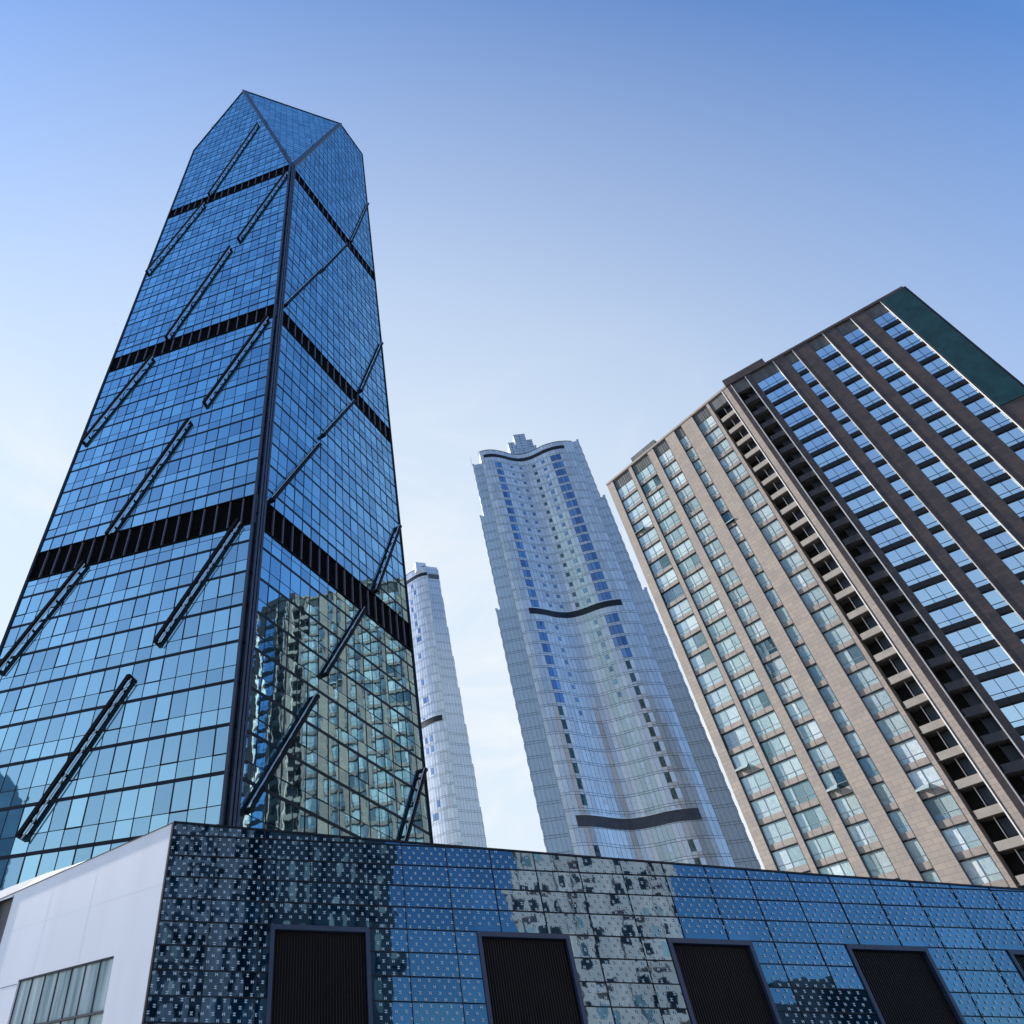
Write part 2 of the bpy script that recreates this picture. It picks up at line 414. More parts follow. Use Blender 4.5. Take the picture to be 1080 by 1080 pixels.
FB = [((31.5,203),(21.7,161)), ((20.1,156.8),(11.2,130)), ((10.8,129.5),(1.8,103)), ((31.2,129.5),(22.2,102.6)), ((20,97.2),(11.6,79.9)), ((10.7,77),(2.2,59)),
      ((30.9,76.5),(23,58.9)), ((20.2,54.3),(12.2,41.1)), ((10.7,37.8),(2.3,23.9)), ((31,37.6),(22.9,23.6))]
FC = [((9.5,54.3),(.9,40.7)), ((9.5,97.2),(.9,79.4)), ((9.6,156.2),(.9,131)), ((9.6,20),(.9,4))]
for F, lst in ((A, FA), (B, FB), (A2, FC)):
    for a, b in lst:
        f = MB(); F.bar(f, a, b, .4 if F is A else .3, .4, .66)
        for q in (a, b): F.box(f, q[0]-.2, q[0]+.2, q[1]-.2, q[1]+.1, .02, .67)
        n = max(2, int(abs(a[1]-b[1])/4.2))
        for k in range(n+1):                           # brackets back to the wall
            t = (k+.3)/(n+.6); s = a[0]+(b[0]-a[0])*t; z = a[1]+(b[1]-a[1])*t
            F.box(f, s-.1, s+.1, z-.09, z+.09, .02, .5)
        o = f.build('diagonal_fin', M['fin_metal'], tower)
        f = MB(); L = math.hypot(b[0]-a[0], b[1]-a[1]); ox, oz = -(b[1]-a[1])/L*.46, (b[0]-a[0])/L*.46
        if ox < 0 if F is A else ox > 0: ox, oz = -ox, -oz
        if F is A: ox, oz = -abs(ox), -abs(oz)*1
        F.bar(f, (a[0]+ox, a[1]+oz-.2), (b[0]+ox, b[1]+oz-.2), .11 if F is A else .07, .5, .6)
        f.build('side_rail', M['rail_pale'], o)

# ------------------------------------------------------------------ 2. tan stone tower block on the right, its shaded wing coloured darker
K = 1.25
BC = (58.6, 97.5); C = Frame(BC, bear=148.7, side=1)
ROOF = 107.3; PIT = 3.32; Z0 = 34.85-PIT*10
block = empty('apartment_block', (BC[0], BC[1], 0), 'stone high-rise with tan face, shaded wing and green netted end', 'apartment building')
JC = 22.1*K
jp = C.P(JC, 0); D = Frame((jp.x, jp.y), bear=132.6, side=1)
ENDD = 22.35*K
rows = [Z0+PIT*k for k in range(0, 31)]               # underside of each spandrel
colsC = [(-.0, 3.2, 2), (3.85, 7.05, 3), (8.2, 10.5, 2), (12.25, 13.5, 1), (15.55, 17.95, 2)]
balC = (18.4, 20.75)
colsD = [(2.9, 6.0, 3), (7.45, 8.6, 1), (10.5, 12.5, 2), (14.0, 15.95, 2), (17.6, 19.55, 2)]
balD = (.3, 2.15)
wallC = MB(); wallD = MB(); lit_and_frame_strips = MB(); pan = MB(); sp_c = MB(); sp_d = MB()
RC = .38
def piers(F, mb, edges, top, m=0):
    for a, b in edges: F.box(mb, a, b, 0, top, -.9, 0, m)
eC = []; x = -1.2*K
for a, b, n in colsC+[(balC[0], balC[1], 0)]:
    eC.append((x, a*K)); x = b*K
eC.append((x, JC-.55)); piers(C, wallC, eC, ROOF)
C.box(wallC, -1.2*K+.01, balC[0]*K, 0, ROOF-.02, -1.2, -RC-.02)
C.box(wallC, -1.25*K, JC-.5, ROOF, ROOF+.45, -1.4, .12)
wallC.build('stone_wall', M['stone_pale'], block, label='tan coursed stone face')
eD = [(-.5, balD[0]*K)]; x = balD[1]*K
for a, b, n in colsD:
    eD.append((x, a*K)); x = b*K
eD.append((x, 19.7*K))
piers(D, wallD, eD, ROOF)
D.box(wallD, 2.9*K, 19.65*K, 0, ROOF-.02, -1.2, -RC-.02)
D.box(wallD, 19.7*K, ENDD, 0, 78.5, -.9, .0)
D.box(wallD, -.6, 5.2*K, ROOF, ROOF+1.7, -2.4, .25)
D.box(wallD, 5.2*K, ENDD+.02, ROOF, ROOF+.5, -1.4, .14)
wallD.build('shaded_stone_wall', M['stone_shaded'], block, label='stone wing in shade, coloured dark brown')
nm = MB(); D.box(nm, 19.72*K, ENDD, 78.52, ROOF-.02, -.9, .12)
nm.build('netting', M['net_green'], block, label='dark green construction netting over the end bay')
nt_ = MB(); D.box(nt_, ENDD, ENDD+.28, 0, ROOF+.1, -.8, .16); nt_.build('corner_trim', M['spandrel_black'], block)
for F, cols in ((C, colsC), (D, colsD)):
    for a, b, n in cols:
        F.box(lit_and_frame_strips, b*K-.03 if F is C else b*K-.02, b*K+(.03 if F is C else .07), 0, ROOF-.03, -RC, .015 if F is C else .05, 0 if F is D else 1)
        F.box(lit_and_frame_strips, a*K-.04, a*K+.03, 0, ROOF-.03, -RC, .012, 1)
for F, bb in ((C, balC), (D, balD)):
    F.box(lit_and_frame_strips, bb[1]*K, bb[1]*K+.14, 0, ROOF-.03, -.3, .06, 0); F.box(lit_and_frame_strips, bb[1]*K+.16, bb[1]*K+.26, 0, ROOF-.03, -.3, .03, 1)
D.box(lit_and_frame_strips, .12*K, .12*K+.12, 0, ROOF-.03, -.3, .05, 0)
lit_and_frame_strips.build('lit_reveal_and_frame_strips', [M['lit_reveal_post'], M['win_frame']], block)  # pale strips added for the sunlit reveals, dark ones are frame edges
cands = []; spc = []
for F, cols, sp, wm in ((C, colsC, sp_c, 0), (D, colsD, sp_d, 1)):
    for a, b, n in cols:
        a, b = a*K+.02, b*K-.02
        for k, z in enumerate(rows):
            def fs(mb, F=F, a=a, b=b, n=n, z=z, m0=1 if wm else 0):
                F.box(mb, a, b, z+.14, z+.92, -RC, -RC+.12, m0)
                F.box(mb, a, b, z+.0, z+.14, -RC, -RC+.2, 2)
                for q in range(1, n): F.box(mb, a+(b-a)*q/n-.02, a+(b-a)*q/n+.02, z+.141, z+.919, -RC+.12, -RC+.13, 2)
            spc.append((show(F.P((a+b)/2, z+.5), F.n, (b-a)*.9), fs))
            z0, z1 = z+.93, min(z+PIT, ROOF-2.7)
            if z1-z0 < 1: continue
            r = random.random(); open_ = F is C and random.random() < .06
            seed = random.random()
            def fn(mb, F=F, a=a, b=b, z0=z0, z1=z1, n=n, r=r, wm=wm, open_=open_):
                for q in range(n):
                    x0, x1 = a+(b-a)*q/n, a+(b-a)*(q+1)/n
                    rr_ = min(1, max(0, r+random.uniform(-.06, .06)))
                    zm = z0+.62
                    F.quad(mb, x0, x1, zm, z1, -RC+.02, wm, rr_, tilt=.012); F.quad(mb, x0, x1, z0, zm, -RC+.02, wm, rr_, tilt=.012)
                    if q: F.box(mb, x0-.03, x0+.03, z0, z1, -RC+.005, -RC+.07, 2 if wm else 3)
                F.box(mb, a, b, z0+.6, z0+.66, -RC+.005, -RC+.06, 2 if wm else 3)
                if open_:                              # a window pushed open at its foot
                    x0, x1 = (a, a+(b-a)/n)
                    P = F.P; q = [P(x0,z0,.25), P(x1,z0,.25), P(x1,z0+.62,-RC+.09), P(x0,z0+.62,-RC+.09)]
                    mb.hexa(q+[p+F.n*.05 for p in q], wm, .6)
            cands.append((show(F.P((a+b)/2, (z0+z1)/2), F.n, (b-a)*(z1-z0)), fn))
        pan = MB(); F.box(pan, a, b, ROOF-2.6, ROOF-.04, -RC, -RC+.1, 0)
        x = a+.3
        while x < b: F.box(pan, x-.02, x+.02, ROOF-2.6, ROOF-.04, -RC+.1, -RC+.14, 0); x += .45
        pan.build('parapet_panel', M['panel_grey'], block)
windows_out(cands, [M['win_pale'], M['win_blue'], M['win_frame'], M['bar_grey']], block)
windows_out(spc, [M['spandrel_taupe'], M['spandrel_black'], M['void_black']], block, 'spandrel_panel')
# recessed balcony stacks
for F, bb, cm, nm_ in ((C, balC, M['concrete_pale'], 'pale'), (D, balD, M['concrete_dark'], 'dark')):
    a, b = bb[0]*K+.02, bb[1]*K-.02
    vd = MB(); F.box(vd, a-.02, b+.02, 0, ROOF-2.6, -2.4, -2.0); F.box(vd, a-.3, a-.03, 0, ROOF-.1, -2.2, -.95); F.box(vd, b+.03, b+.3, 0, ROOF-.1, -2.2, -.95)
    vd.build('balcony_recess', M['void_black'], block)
    for z in rows:
        if z+1.1 > ROOF-2.6: break
        mb = MB()
        F.box(mb, a, b, z, z+.12, -2.0, -.16, 4)
        F.box(mb, a+(.35 if F is C else .12), b, z-.05, z+.121, -.32, -.1, 0)
        F.box(mb, a+(.35 if F is C else .12), b, z+.122, z+(.84 if F is C else .95), -.3, -.12, 0)
        F.box(mb, a+(b-a)*.5, a+(b-a)*.5+.07, z+1.02, z+PIT, -1.1, -.95, 1 if F is C else 0)
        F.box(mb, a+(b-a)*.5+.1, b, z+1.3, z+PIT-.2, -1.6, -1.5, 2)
        mb.build('balcony', [cm, M['lit_reveal_post'], M['win_frame'], M['void_black'], M['panel_grey']], block)
    pb = MB(); F.box(pb, a, b, ROOF-2.6, ROOF-.04, -.9, -.2); pb.build('parapet_panel', M['panel_grey'], block)
bd = MB()
c0 = C.P(-1.15*K, 0, -1.25); c1 = C.P(JC, 0, -2.6); c2 = D.P(ENDD-.1, 0, -1.25); c3 = D.P(ENDD-.1, 0, -16); c4 = C.P(-1.15*K, 0, -16)
c1a = C.P(balC[0]*K-.4, 0, -1.25); c1b = C.P(balC[0]*K-.4, 0, -2.5); c1c = D.P(balD[1]*K+.4, 0, -2.5); c1d = D.P(balD[1]*K+.4, 0, -1.25)
bd.prism([(p.x, p.y) for p in (c0, c1a, c1b, c1, c1c, c1d, c2, c3, c4)], 0, ROOF-.1)
bd.build('core_wall', M['concrete_dark'], block)
rp_ = MB(); C.box(rp_, 4.2*K, 8.8*K, ROOF, ROOF+2.1, -3, -.35); rp_.build('rooftop_parapet', M['panel_grey'], block)

# ------------------------------------------------------------------ 3. silver towers with wavy fronts
def catmull(pts, n):
    out = []
    P = [pts[0]]+pts+[pts[-1]]
    for i in range(1, len(P)-2):
        for k in range(8):
            t = k/8; q = []
            for c in (0, 1):
                a, b, c_, d = (P[i-1][c], P[i][c], P[i+1][c], P[i+2][c])
                q.append(.5*((2*b)+(-a+c_)*t+(2*a-5*b+4*c_-d)*t*t+(-a+3*b-3*c_+d)*t**3))
            out.append(tuple(q))
    out.append(pts[-1])
    ds = [0]
    for a, b in zip(out, out[1:]): ds.append(ds[-1]+math.hypot(b[0]-a[0], b[1]-a[1]))
    res = []
    for k in range(n+1):
        s = ds[-1]*k/n; j = 0
        while j < len(ds)-2 and ds[j+1] < s: j += 1
        t = (s-ds[j])/(ds[j+1]-ds[j]); res.append((out[j][0]+(out[j+1][0]-out[j][0])*t, out[j][1]+(out[j+1][1]-out[j][1])*t))
    return res, ds[-1]

def wavy_tower(root, plan, n, H, wings, win, bands, inward):
    pts, W = catmull(plan, n)
    fr = []
    for p, q in zip(pts, pts[1:]):
        d = Vector((q[0]-p[0], q[1]-p[1], 0)); b = math.degrees(math.atan2(d.x, d.y))
        F = Frame(p, bear=b, side=1); F.len = d.length
        if F.n.dot(Vector((p[0], p[1], 0))) > 0: F.n = -F.n
        fr.append(F)
    FL = 3.4; zt = H-5.8
    floors = [zt-FL*k for k in range(int(zt/FL)+1)]    # top of each window row
    wall = MB(); seams = MB(); cands = []; lous = [MB() for _ in bands]
    for i, F in enumerate(fr):
        for k, z in enumerate(floors):
            z1 = z+.5; z0 = max(z-FL+.5, 0)
            ty = win(i, z)
            F.quad(wall, 0, F.len, z, z1, 0, 0, tilt=.006)
            F.quad(wall, 0, F.len, z0, z, 0, 0, tilt=.014)
            if ty:
                m_, a, b, h0, h1 = ty
                def fn(mb, F=F, m_=m_, a=a, b=b, z=z, h0=h0, h1=h1):
                    F.box(mb, a*F.len, b*F.len, z-h1, z-h0, -.02, .05, 0 if m_ != 3 else 3)
                    F.quad(mb, a*F.len+.07, b*F.len-.07, z-h1+.07, z-h0-.07, .056, m_, tilt=.004)
                cands.append((show(F.P(F.len/2, z-1.2), F.n, (b-a)*(h1-h0)), fn))
            F.box(seams, -.01, F.len+.01, z-.035, z+.035, -.02, .025)
            F.box(seams, -.01, F.len+.01, z1-.03, z1+.03, -.02, .025)
        F.quad(wall, 0, F.len, zt+.5, H, 0, 0); 
        F.box(seams, -.02, .02, 0, H, -.02, .018 if i % 2 else .021)
        F.box(seams, -.02, F.len+.02, H-.06, H+.12, -.4, .1)
        for lou, (z0, z1, a, b) in zip(lous, bands):
            if a <= i < b: F.box(lou, -.02, F.len+.02, z0, z1, -.1, .1)
            if a <= i < b:
                F.box(wall, -.02, F.len+.02, z1, z1+.28, -.02, .22)
    wall.build('curved_facade', M['panel_silver'], root); seams.build('panel_seams', M['seam'], root)
    for lou, q in zip(lous, bands): lou.build('louvre_band', M['spandrel_black'] if q[0] > 100 else M['louvre_grey'], root)
    windows_out(cands, [M['seam'], M['win_deep'], M['win_green'], M['white_pane']], root)
    bd = MB(); iv = Vector((*inward, 0)).normalized()
    base = [(p[0]+iv.x*.15, p[1]+iv.y*.15) for p in pts]+[(pts[-1][0]+iv.x*20, pts[-1][1]+iv.y*20), (pts[0][0]+iv.x*20, pts[0][1]+iv.y*20)]
    bd.prism(base, 0, H-.6); bd.build('core_wall', M['panel_wing'], root)
    for (x, y, bear, out_, steps, rec) in wings:
        for si, (ln, zt_) in enumerate(steps):
            zb = steps[si+1][1] if si+1 < len(steps) else 0
            F = Frame((x, y), bear=bear, side=1)
            if F.n.dot(Vector((x, y, 0))) > 0: F.n = -F.n
            wg = MB(); sm = MB(); dd = -rec
            F.box(wg, 0, ln, zb, zt_, dd-17+ln*.3, dd)
            z = math.floor((zt_-.3)/FL)*FL+1.1
            if z > zt_-.3: z -= FL
            k = .98
            while k < ln-.1: F.box(sm, k-.04, k, zb, zt_-.06, dd-.02, dd+.02); k += .98
            while z > zb+.6:
                F.box(sm, -.02, ln+.02, z-.04, z+.03, dd-.3, dd+.025); F.box(sm, -.02, ln+.02, z-.55, z-.49, dd-.3, dd+.022)
                F.box(sm, ln, ln+.1, z-1.7, z-.4, dd-1.2, dd-.1)
                z -= FL
            if len(steps) < 5: F.box(wg, ln-.5, ln+.12, zt_-.05, zt_+.55, dd-3, dd+.06)
            w_ = wg.build('side_wing', M['panel_wing'], root); sm.build('panel_seams', M['seam'], w_)
    return fr, W

wavy = empty('wavy_tower', (63, 146, 0), 'wide silver-grey tower with a wavy front and stepped rooftop crest', 'skyscraper')
planW = [(49,146.3),(50.9,145.6),(53.3,145.5),(56,146.1),(59.2,147.1),(62.3,147.4),(64.9,146.5),(67,145.1),(69,143.6),(72,142.3),(75.2,141.8),(77.6,141.9)]
random.seed(11)
lowdark = set()
def winW(i, z):
    # i = 0..30 panels from the left, about 1 m each
    if abs(z-110.8) < 2.6 or abs(z-58) < 2.9: return None
    up = z > 112
    if i in (4, 5):
        if z < 84: return (2, 0, 1, .05, 2.3) if i == 4 else (3, .05, .95, .05, 2.5)
        return (1, 0, 1, .05, 2.4)
    if up:
        if i in (9, 12) : return (1, .15, .85, .4, 1.4)
        if i == 16: return (2, 0.1, .95, .4, 1.7)
        if i == 19: return (1, .1, .95, .4, 1.7)
    else:
        if i == 9: return (1 if z > 80 else 3, .2, .85, .5, 1.6)
        if i == 19: return (1 if z > 85 else 3, .15, .85, .4, 1.6)
    if i in (22, 23, 24):
        if z < 96 and i != 22: return (2 if i == 23 else 3, .05, .98, .05, 2.2)
        if z < 96: return None
        return (1, 0, 1, .05, 2.5) if i > 22 or z > 100 else None
    return None
wavy_tower(wavy, planW, 30, 174, [(49.0,146.35,-70,1,[(2.9,169.6),(4.1,147),(5.2,113)],.9), (77.5,141.9,110,1,[(2.1,173.9),(3.3,148),(4.3,113.5)],.25)],
           winW, [(170.6,171.9,1,27),(109.3,111.0,3,27),(56.2,58.4,2,27)], (.15, 1))
MF = Frame((49, 150), bear=98.6, side=1)
if MF.n.y > 0: MF.n = -MF.n
cr = MB()
for a, b, zt in ((11,13.1,181),(13.4,17.1,184.8),(17.1,18.9,181.6),(18.9,19.6,178.5),(12,19.2,177.5)):
    MF.box(cr, a, b, 170, zt, -3.5+a*.01, 0-a*.02)
    MF.box(cr, a-.1, b+.1, zt, zt+.18, -3.6+a*.01, .1-a*.02)
cr.build('rooftop_crest', M['panel_wing'], wavy)
c = MB()
for a, b, zt in ((11,13.1,181),(13.4,17.1,184.8),(17.1,18.9,181.6)):
    z = zt-1
    while z > 174: MF.box(c, a, b, z, z+.12, -1, .03-a*.02); z -= 1.2
    MF.box(c, (a+b)/2-.05, (a+b)/2+.05, 174, zt, -1, .04-a*.02)
c.build('crest_seams', M['seam'], wavy)
c = MB()
for s, z, h in ((.4, 174, 2.4), (28, 174, 2.6), (-2.4, 169.6, 4), (30.6, 148, 1.4)):
    MF.box(c, s, s+.08, z, z+h, 2, 2.1)
c.build('mast', M['seam'], wavy)

slim = empty('slim_tower', (33, 207, 0), 'slim silver tower with one rounded bay, far behind the blue glass tower', 'skyscraper')
planS = [(20,222),(23.4,217.2),(26.8,212.8),(30.0,209.0),(32.3,206.2),(34.8,203.9),(37.5,202.9)]
random.seed(5)
def winS(i, z):
    if abs(z-110.8) < 2.6: return None
    if i in (17, 18, 19): return (1, .05, .95, .3, 2.2) if random.random() < .35 else None
    return None
wavy_tower(slim, planS, 25, 174, [(37.7,203.1,80,1,[(4.6,173.4),(4.9,160),(5.25,147),(5.65,135),(6.05,123),(6.45,110),(6.8,97),(7.1,84)],.3)], winS, [(169.6,171.0,4,25),(110.6,112.4,6,24)], (.25, 1))
c = MB(); SF = Frame((37.7, 203.6), bear=80, side=1)
if SF.n.y > 0: SF.n = -SF.n
SF.box(c, -4, 0, 172, 176.2, -5, -.2); SF.box(c, .05, 4.3, 171.9, 174.6, -5, -.1); c.build('rooftop_box', M['panel_silver'], slim)
c = MB(); SF.box(c, .3, 4.3, 168.6, 170.6, -.4, .35); c.build('parapet_panel', M['seam'], slim)

# ------------------------------------------------------------------ 4. the low building in front
PO = (-6.6, 30.8); G = Frame(PO, bear=83, side=1)
if G.n.y > 0: G.n = -G.n
Wf = Frame(PO, bear=-50.5, side=1)
if Wf.n.y > 0: Wf.n = -Wf.n
pod = empty('podium_building', (PO[0], PO[1], 0), 'low building with patterned dark blue glass front, black panels and a plain white side wall', 'building')
TOP = [(0,13.31),(8.5,12.97),(17.5,12.67),(28.2,12.34),(39.4,12.06),(64,11.5)]
def ztop(s):
    for (a, za), (b, zb) in zip(TOP, TOP[1:]):
        if s <= b: return za+(zb-za)*(s-a)/(b-a)
    return TOP[-1][1]
PAN = [(4.4,8.36),(12.8,16.7),(20.95,24.7),(29.0,32.75),(36.6,40.3),(44.4,48.2),(52,55.8)]
PZ = 9.56
RZ = [PZ+.815*k for k in range(-12, 6)]
gl = MB(); fr_ = MB(); sj = MB()
pw = 1.98
def inpan(a, b, z0, z1): return any(a < q-.02 and b > p+.02 for p, q in PAN) and z0 < PZ-.02
cuts = sorted(set([round(k*pw, 3) for k in range(33)]+[x for p in PAN for x in p]))
for a, b in zip(cuts, cuts[1:]):
    for z0, z1 in zip(RZ, RZ[1:]+[14]):
        if inpan(a, b, z0, z1): continue
        c = [(a, z0), (b, z0), (b, min(z1, ztop(b))), (a, min(z1, ztop(a)))]
        if c[2][1] <= z0 and c[3][1] <= z0: continue
        c[2] = (b, max(c[2][1], z0+.001)); c[3] = (a, max(c[3][1], z0+.001))
        tx, tz = random.gauss(0, .006), random.gauss(0, .008); cx, cz = (a+b)/2, (z0+z1)/2; r = random.random()
        gl.poly([G.P(p[0], p[1], (p[0]-cx)*tx+(p[1]-cz)*tz) for p in c], 0, r)
        # ceramic H marks printed on each pane
gl.build('glass_cladding', M['podium_glass'], pod)
j = 0; z = RZ[4]-.12
rowi = 0
while z < 13.3:
    k = 0; s = .1+(.195 if rowi % 2 else 0)
    while s < 56:
        zt = ztop(s)
        if z+.08 < zt and not any(p-.2 < s < q+.2 and z < PZ+.22 for p, q in PAN):
            h = .052; w = .0155; d = .030; d1 = d+.002
            if (k+rowi//2) % 2 == 0: qs = ((s-h,s-h+2*w,z-h,z+h),(s+h-2*w,s+h,z-h,z+h),(s-h+2*w,s+h-2*w,z-w,z+w))
            else: qs = ((s-h,s+h,z-h,z-h+2*w),(s-h,s+h,z+h-2*w,z+h),(s-w,s+w,z-h+2*w,z+h-2*w))
            for q in qs: G.quad(sj, q[0], q[1], q[2], q[3], d, 0, .5)
        s += .39; k += 1
    z += .815/4; rowi += 1
sj.build('frit_pattern', M['frit'], pod)
sj = MB()
for z in RZ:
    segs = []; x = 0
    if z < PZ-.01:
        for p, q in PAN: segs.append((x, p)); x = q
        segs.append((x, 63))
    else:
        smax = 63
        for k in range(630):
            if ztop(k/10) < z: smax = k/10; break
        segs = [(0, smax)]
    for a, b in segs:
        if b > a: G.box(sj, a, b, z-.018, z+.018, -.05, .036)
for a in cuts:
    if any(abs(a-x) < .01 for p in PAN for x in p): continue
    zt = ztop(a); 
    if any(p < a < q for p, q in PAN): G.box(sj, a-.014, a+.014, PZ, zt, -.05, .035)
    else: G.box(sj, a-.014, a+.014, 0, zt, -.05, .035)
sj.build('panel_seams', M['dark_metal'], pod)
for p, q in PAN:
    mb = MB(); G.box(mb, p+.16, q-.16, 0, PZ-.2, -.5, -.14)
    x = p+.2
    while x < q-.2: G.box(mb, x-.012, x+.012, 0, PZ-.2, -.14, -.12, 1); x += .11
    o = mb.build('black_panel', [M['louvre_black'], M['rib_black']], pod)
    mb = MB(); G.box(mb, p, p+.16, 0, PZ-.17, -.5, .07); G.box(mb, q-.16, q, 0, PZ-.17, -.5, .07); G.box(mb, p, q, PZ-.17, PZ, -.5, .08)
    mb.build('panel_frame', M['frame_blue'], o)
# white side wall with its window
ws = MB(); zl = lambda s: 13.31-.052*s
for a, b, z0 in ((0, 2.5, 0), (2.5, 9.15, 8.72), (9.15, 11.7, 0), (11.7, 13.1, 12.55)):
    ws.poly([Wf.P(a, z0), Wf.P(b, z0), Wf.P(b, zl(b)-.0), Wf.P(a, zl(a)-.0)], 0, .5)
ws.poly([Wf.P(13.1, 0), Wf.P(26, 0), Wf.P(26, zl(26)), Wf.P(13.1, zl(13.1))], 0, .5)
ws.poly([Wf.P(2.5, 0), Wf.P(9.15, 0), Wf.P(9.15, 4.9), Wf.P(2.5, 4.9)], 0, .5)
for F_, a, b, z0, z1 in ((Wf, 2.48, 2.5, 4.9, 8.72), (Wf, 9.15, 9.17, 4.9, 8.72)): F_.box(ws, a, b, z0, z1, -.3, 0)
Wf.box(ws, 2.5, 9.15, 8.72, 8.74, -.3, -.001)
ws.build('side_wall', M['white_panel'], pod)
c = MB()
for a in (11.66,): Wf.box(c, a, a+.03, 9, 12.6, -.05, .02)
Wf.box(c, 9.2, 13, 8.56, 8.58, -.02, .006); c.build('panel_joint', M['dark_metal'], pod)
c = MB()
for z in (5.2, 10.9): Wf.box(c, .05, 11.6, z, z+.006, -.02, .001) if z > 9 else Wf.box(c, .05, 2.45, z, z+.006, -.02, .001)
for a in (4.9, 8.2): Wf.box(c, a, a+.006, 8.8, zl(a)-.02, -.02, .001)
c.build('cladding_joint', M['joint_pale'], pod)
c = MB(); Wf.box(c, -.05, .05, 0, 13.34, -.04, .05); c.build('corner_trim', M['dark_metal'], pod)
c = MB(); Wf.quad(c, 2.5, 9.15, 4.9, 8.72, -.12, 0); o = c.build('side_window', M['blind'], pod)
c = MB(); Wf.box(c, 2.5, 9.15, 6.85, 6.93, -.12, -.03)
for k in range(1, 8): Wf.box(c, 2.5+k*.95-.02, 2.5+k*.95+.02, 4.9, 8.72, -.12, -.07)
Wf.box(c, 2.5, 9.15, 8.66, 8.72, -.12, -.02); c.build('window_frame', M['win_frame'], o)
c = MB(); Wf.box(c, 11.6, 13.2, 0, 12.6, -1.5, -.25); c.build('wall_recess', M['panel_grey'], pod)
# coping: a pale metal gutter standing above the side wall
c = MB()
seg = [(4.2, .02), (7, .2), (9.5, .42), (12.7, .55), (17, .7), (26, .9)]
for (a, ha), (b, hb) in zip(seg, seg[1:]):
    P = Wf.P; c.hexa([P(a,zl(a)+.03,-.7), P(b,zl(b)+.03,-.7), P(b,zl(b)+.03,-.12), P(a,zl(a)+.03,-.12), P(a,zl(a)+ha,-.8), P(b,zl(b)+hb,-.8), P(b,zl(b)+hb,-.16), P(a,zl(a)+ha,-.16)])
c.build('coping', M['soffit'], pod)
c = MB()
for a, b in ((0, 26),): 
    P = Wf.P; c.hexa([P(a,zl(a),-.5), P(b,zl(b),-.5), P(b,zl(b),.03), P(a,zl(a),.03), P(a,zl(a)+.03,-.5), P(b,zl(b)+.03,-.5), P(b,zl(b)+.03,.03), P(a,zl(a)+.03,.03)])
for (a, za), (b, zb) in zip(TOP, TOP[1:]):
    P = G.P; c.hexa([P(a,za,-.4), P(b,zb,-.4), P(b,zb,.05), P(a,za,.05), P(a,za+.07,-.4), P(b,zb+.07,-.4), P(b,zb+.07,.05), P(a,za+.07,.05)])
c.build('roof_edge', M['dark_metal'], pod)
c = MB(); b0 = G.P(.0, 0, -.55); b1 = G.P(64, 0, -.55); b2 = G.P(64, 0, -15); b3 = G.P(2, 0, -18); b4 = Wf.P(26, 0, -.62); b5 = Wf.P(.6, 0, -.62)
c.prism([(q.x, q.y) for q in (b5, G.P(.6,0,-.52), b1, b2, b3, Wf.P(26,0,-8), b4)], 0, [12.6, 12.9, 11.3, 11.3, 11.8, 11.3, 11.3])
c.build('roof', M['roof'], pod)

# ------------------------------------------------------------------ 5. buildings across the street, seen mirrored in the glass
def town_building(name, label, cx, cy, bear, w, dp, h, wallm, glm, colw, fl, wr, hr, cat='building', rnd_seed=1, top=None, ribs=True):
    rt = empty(name, (cx, cy, 0), label, cat)
    random.seed(rnd_seed)
    wall = MB(); wins = MB(); led = MB()
    b = R(bear); t = Vector((math.sin(b), math.cos(b), 0)); n = Vector((t.y, -t.x, 0))
    cor = [Vector((cx, cy, 0))+t*sx*w/2+n*sy*dp/2 for sx, sy in ((-1,-1),(1,-1),(1,1),(-1,1))]
    hh = top or [h]*4
    wall.prism([(p.x, p.y) for p in cor], 0, hh)
    for k in range(4):
        p, q = cor[k], cor[(k+1) % 4]; d = q-p; F = Frame((p.x, p.y), bear=math.degrees(math.atan2(d.x, d.y)), side=1)
        if F.n.dot((p+q)/2-Vector((cx, cy, 0))) < 0: F.n = -F.n
        L = d.length; nc = max(1, int(L/colw)); cw = L/nc
        H = min(hh)-2
        skip = [random.random() < (.03 if colw < 1.9 else .16) for _ in range(nc)]
        for i in range(nc):
            wd = wr*random.choice([.6, 1, 1, 1.25])
            if ribs and i % 3 == 0: F.box(led, i*cw-.25, i*cw+.25, 0, H+1, 0, .5)
            if skip[i]: continue
            z = 4
            while z+fl < H:
                s0 = i*cw+cw*(1-wd)/2
                F.box(wins, s0, s0+cw*wd, z+fl*(1-hr)/2, z+fl*(1+hr)/2, -.1, .03, 0 if random.random() < .8 else 1)
                if random.random() < .3: F.box(led, s0-.2, s0+cw*wd+.2, z+.1, z+fl*(1-hr)/2, .0, .7)
                z += fl
    wall.build('wall', wallm, rt); wins.build('window', [glm, M['win_pale']], rt, kind='stuff'); led.build('balcony_ledge', wallm, rt, kind='stuff')
    return rt
M['plaster_pale'] = simple('pale_pinkish_render', (.82, .63, .55), rough=.85, var=.12, scale=.3)
M['tile_grey'] = simple('mauve_grey_tile', (.27, .26, .30), rough=.7, var=.15, scale=.3)
M['tile_dark'] = simple('dark_slate_tile', (.05, .06, .075), rough=.6, var=.2, scale=.3)
M['tile_blue'] = simple('blue_grey_tile', (.16, .24, .32), rough=.6, var=.15, scale=.3)
town_building('residential_tower', 'pale pinkish block of flats mirrored in the middle of the patterned glass front', 47, -22, 60, 17, 12, 62, M['plaster_pale'], M['spandrel_black'], 1.55, 2.7, .52, .5, 'apartment building', 3)
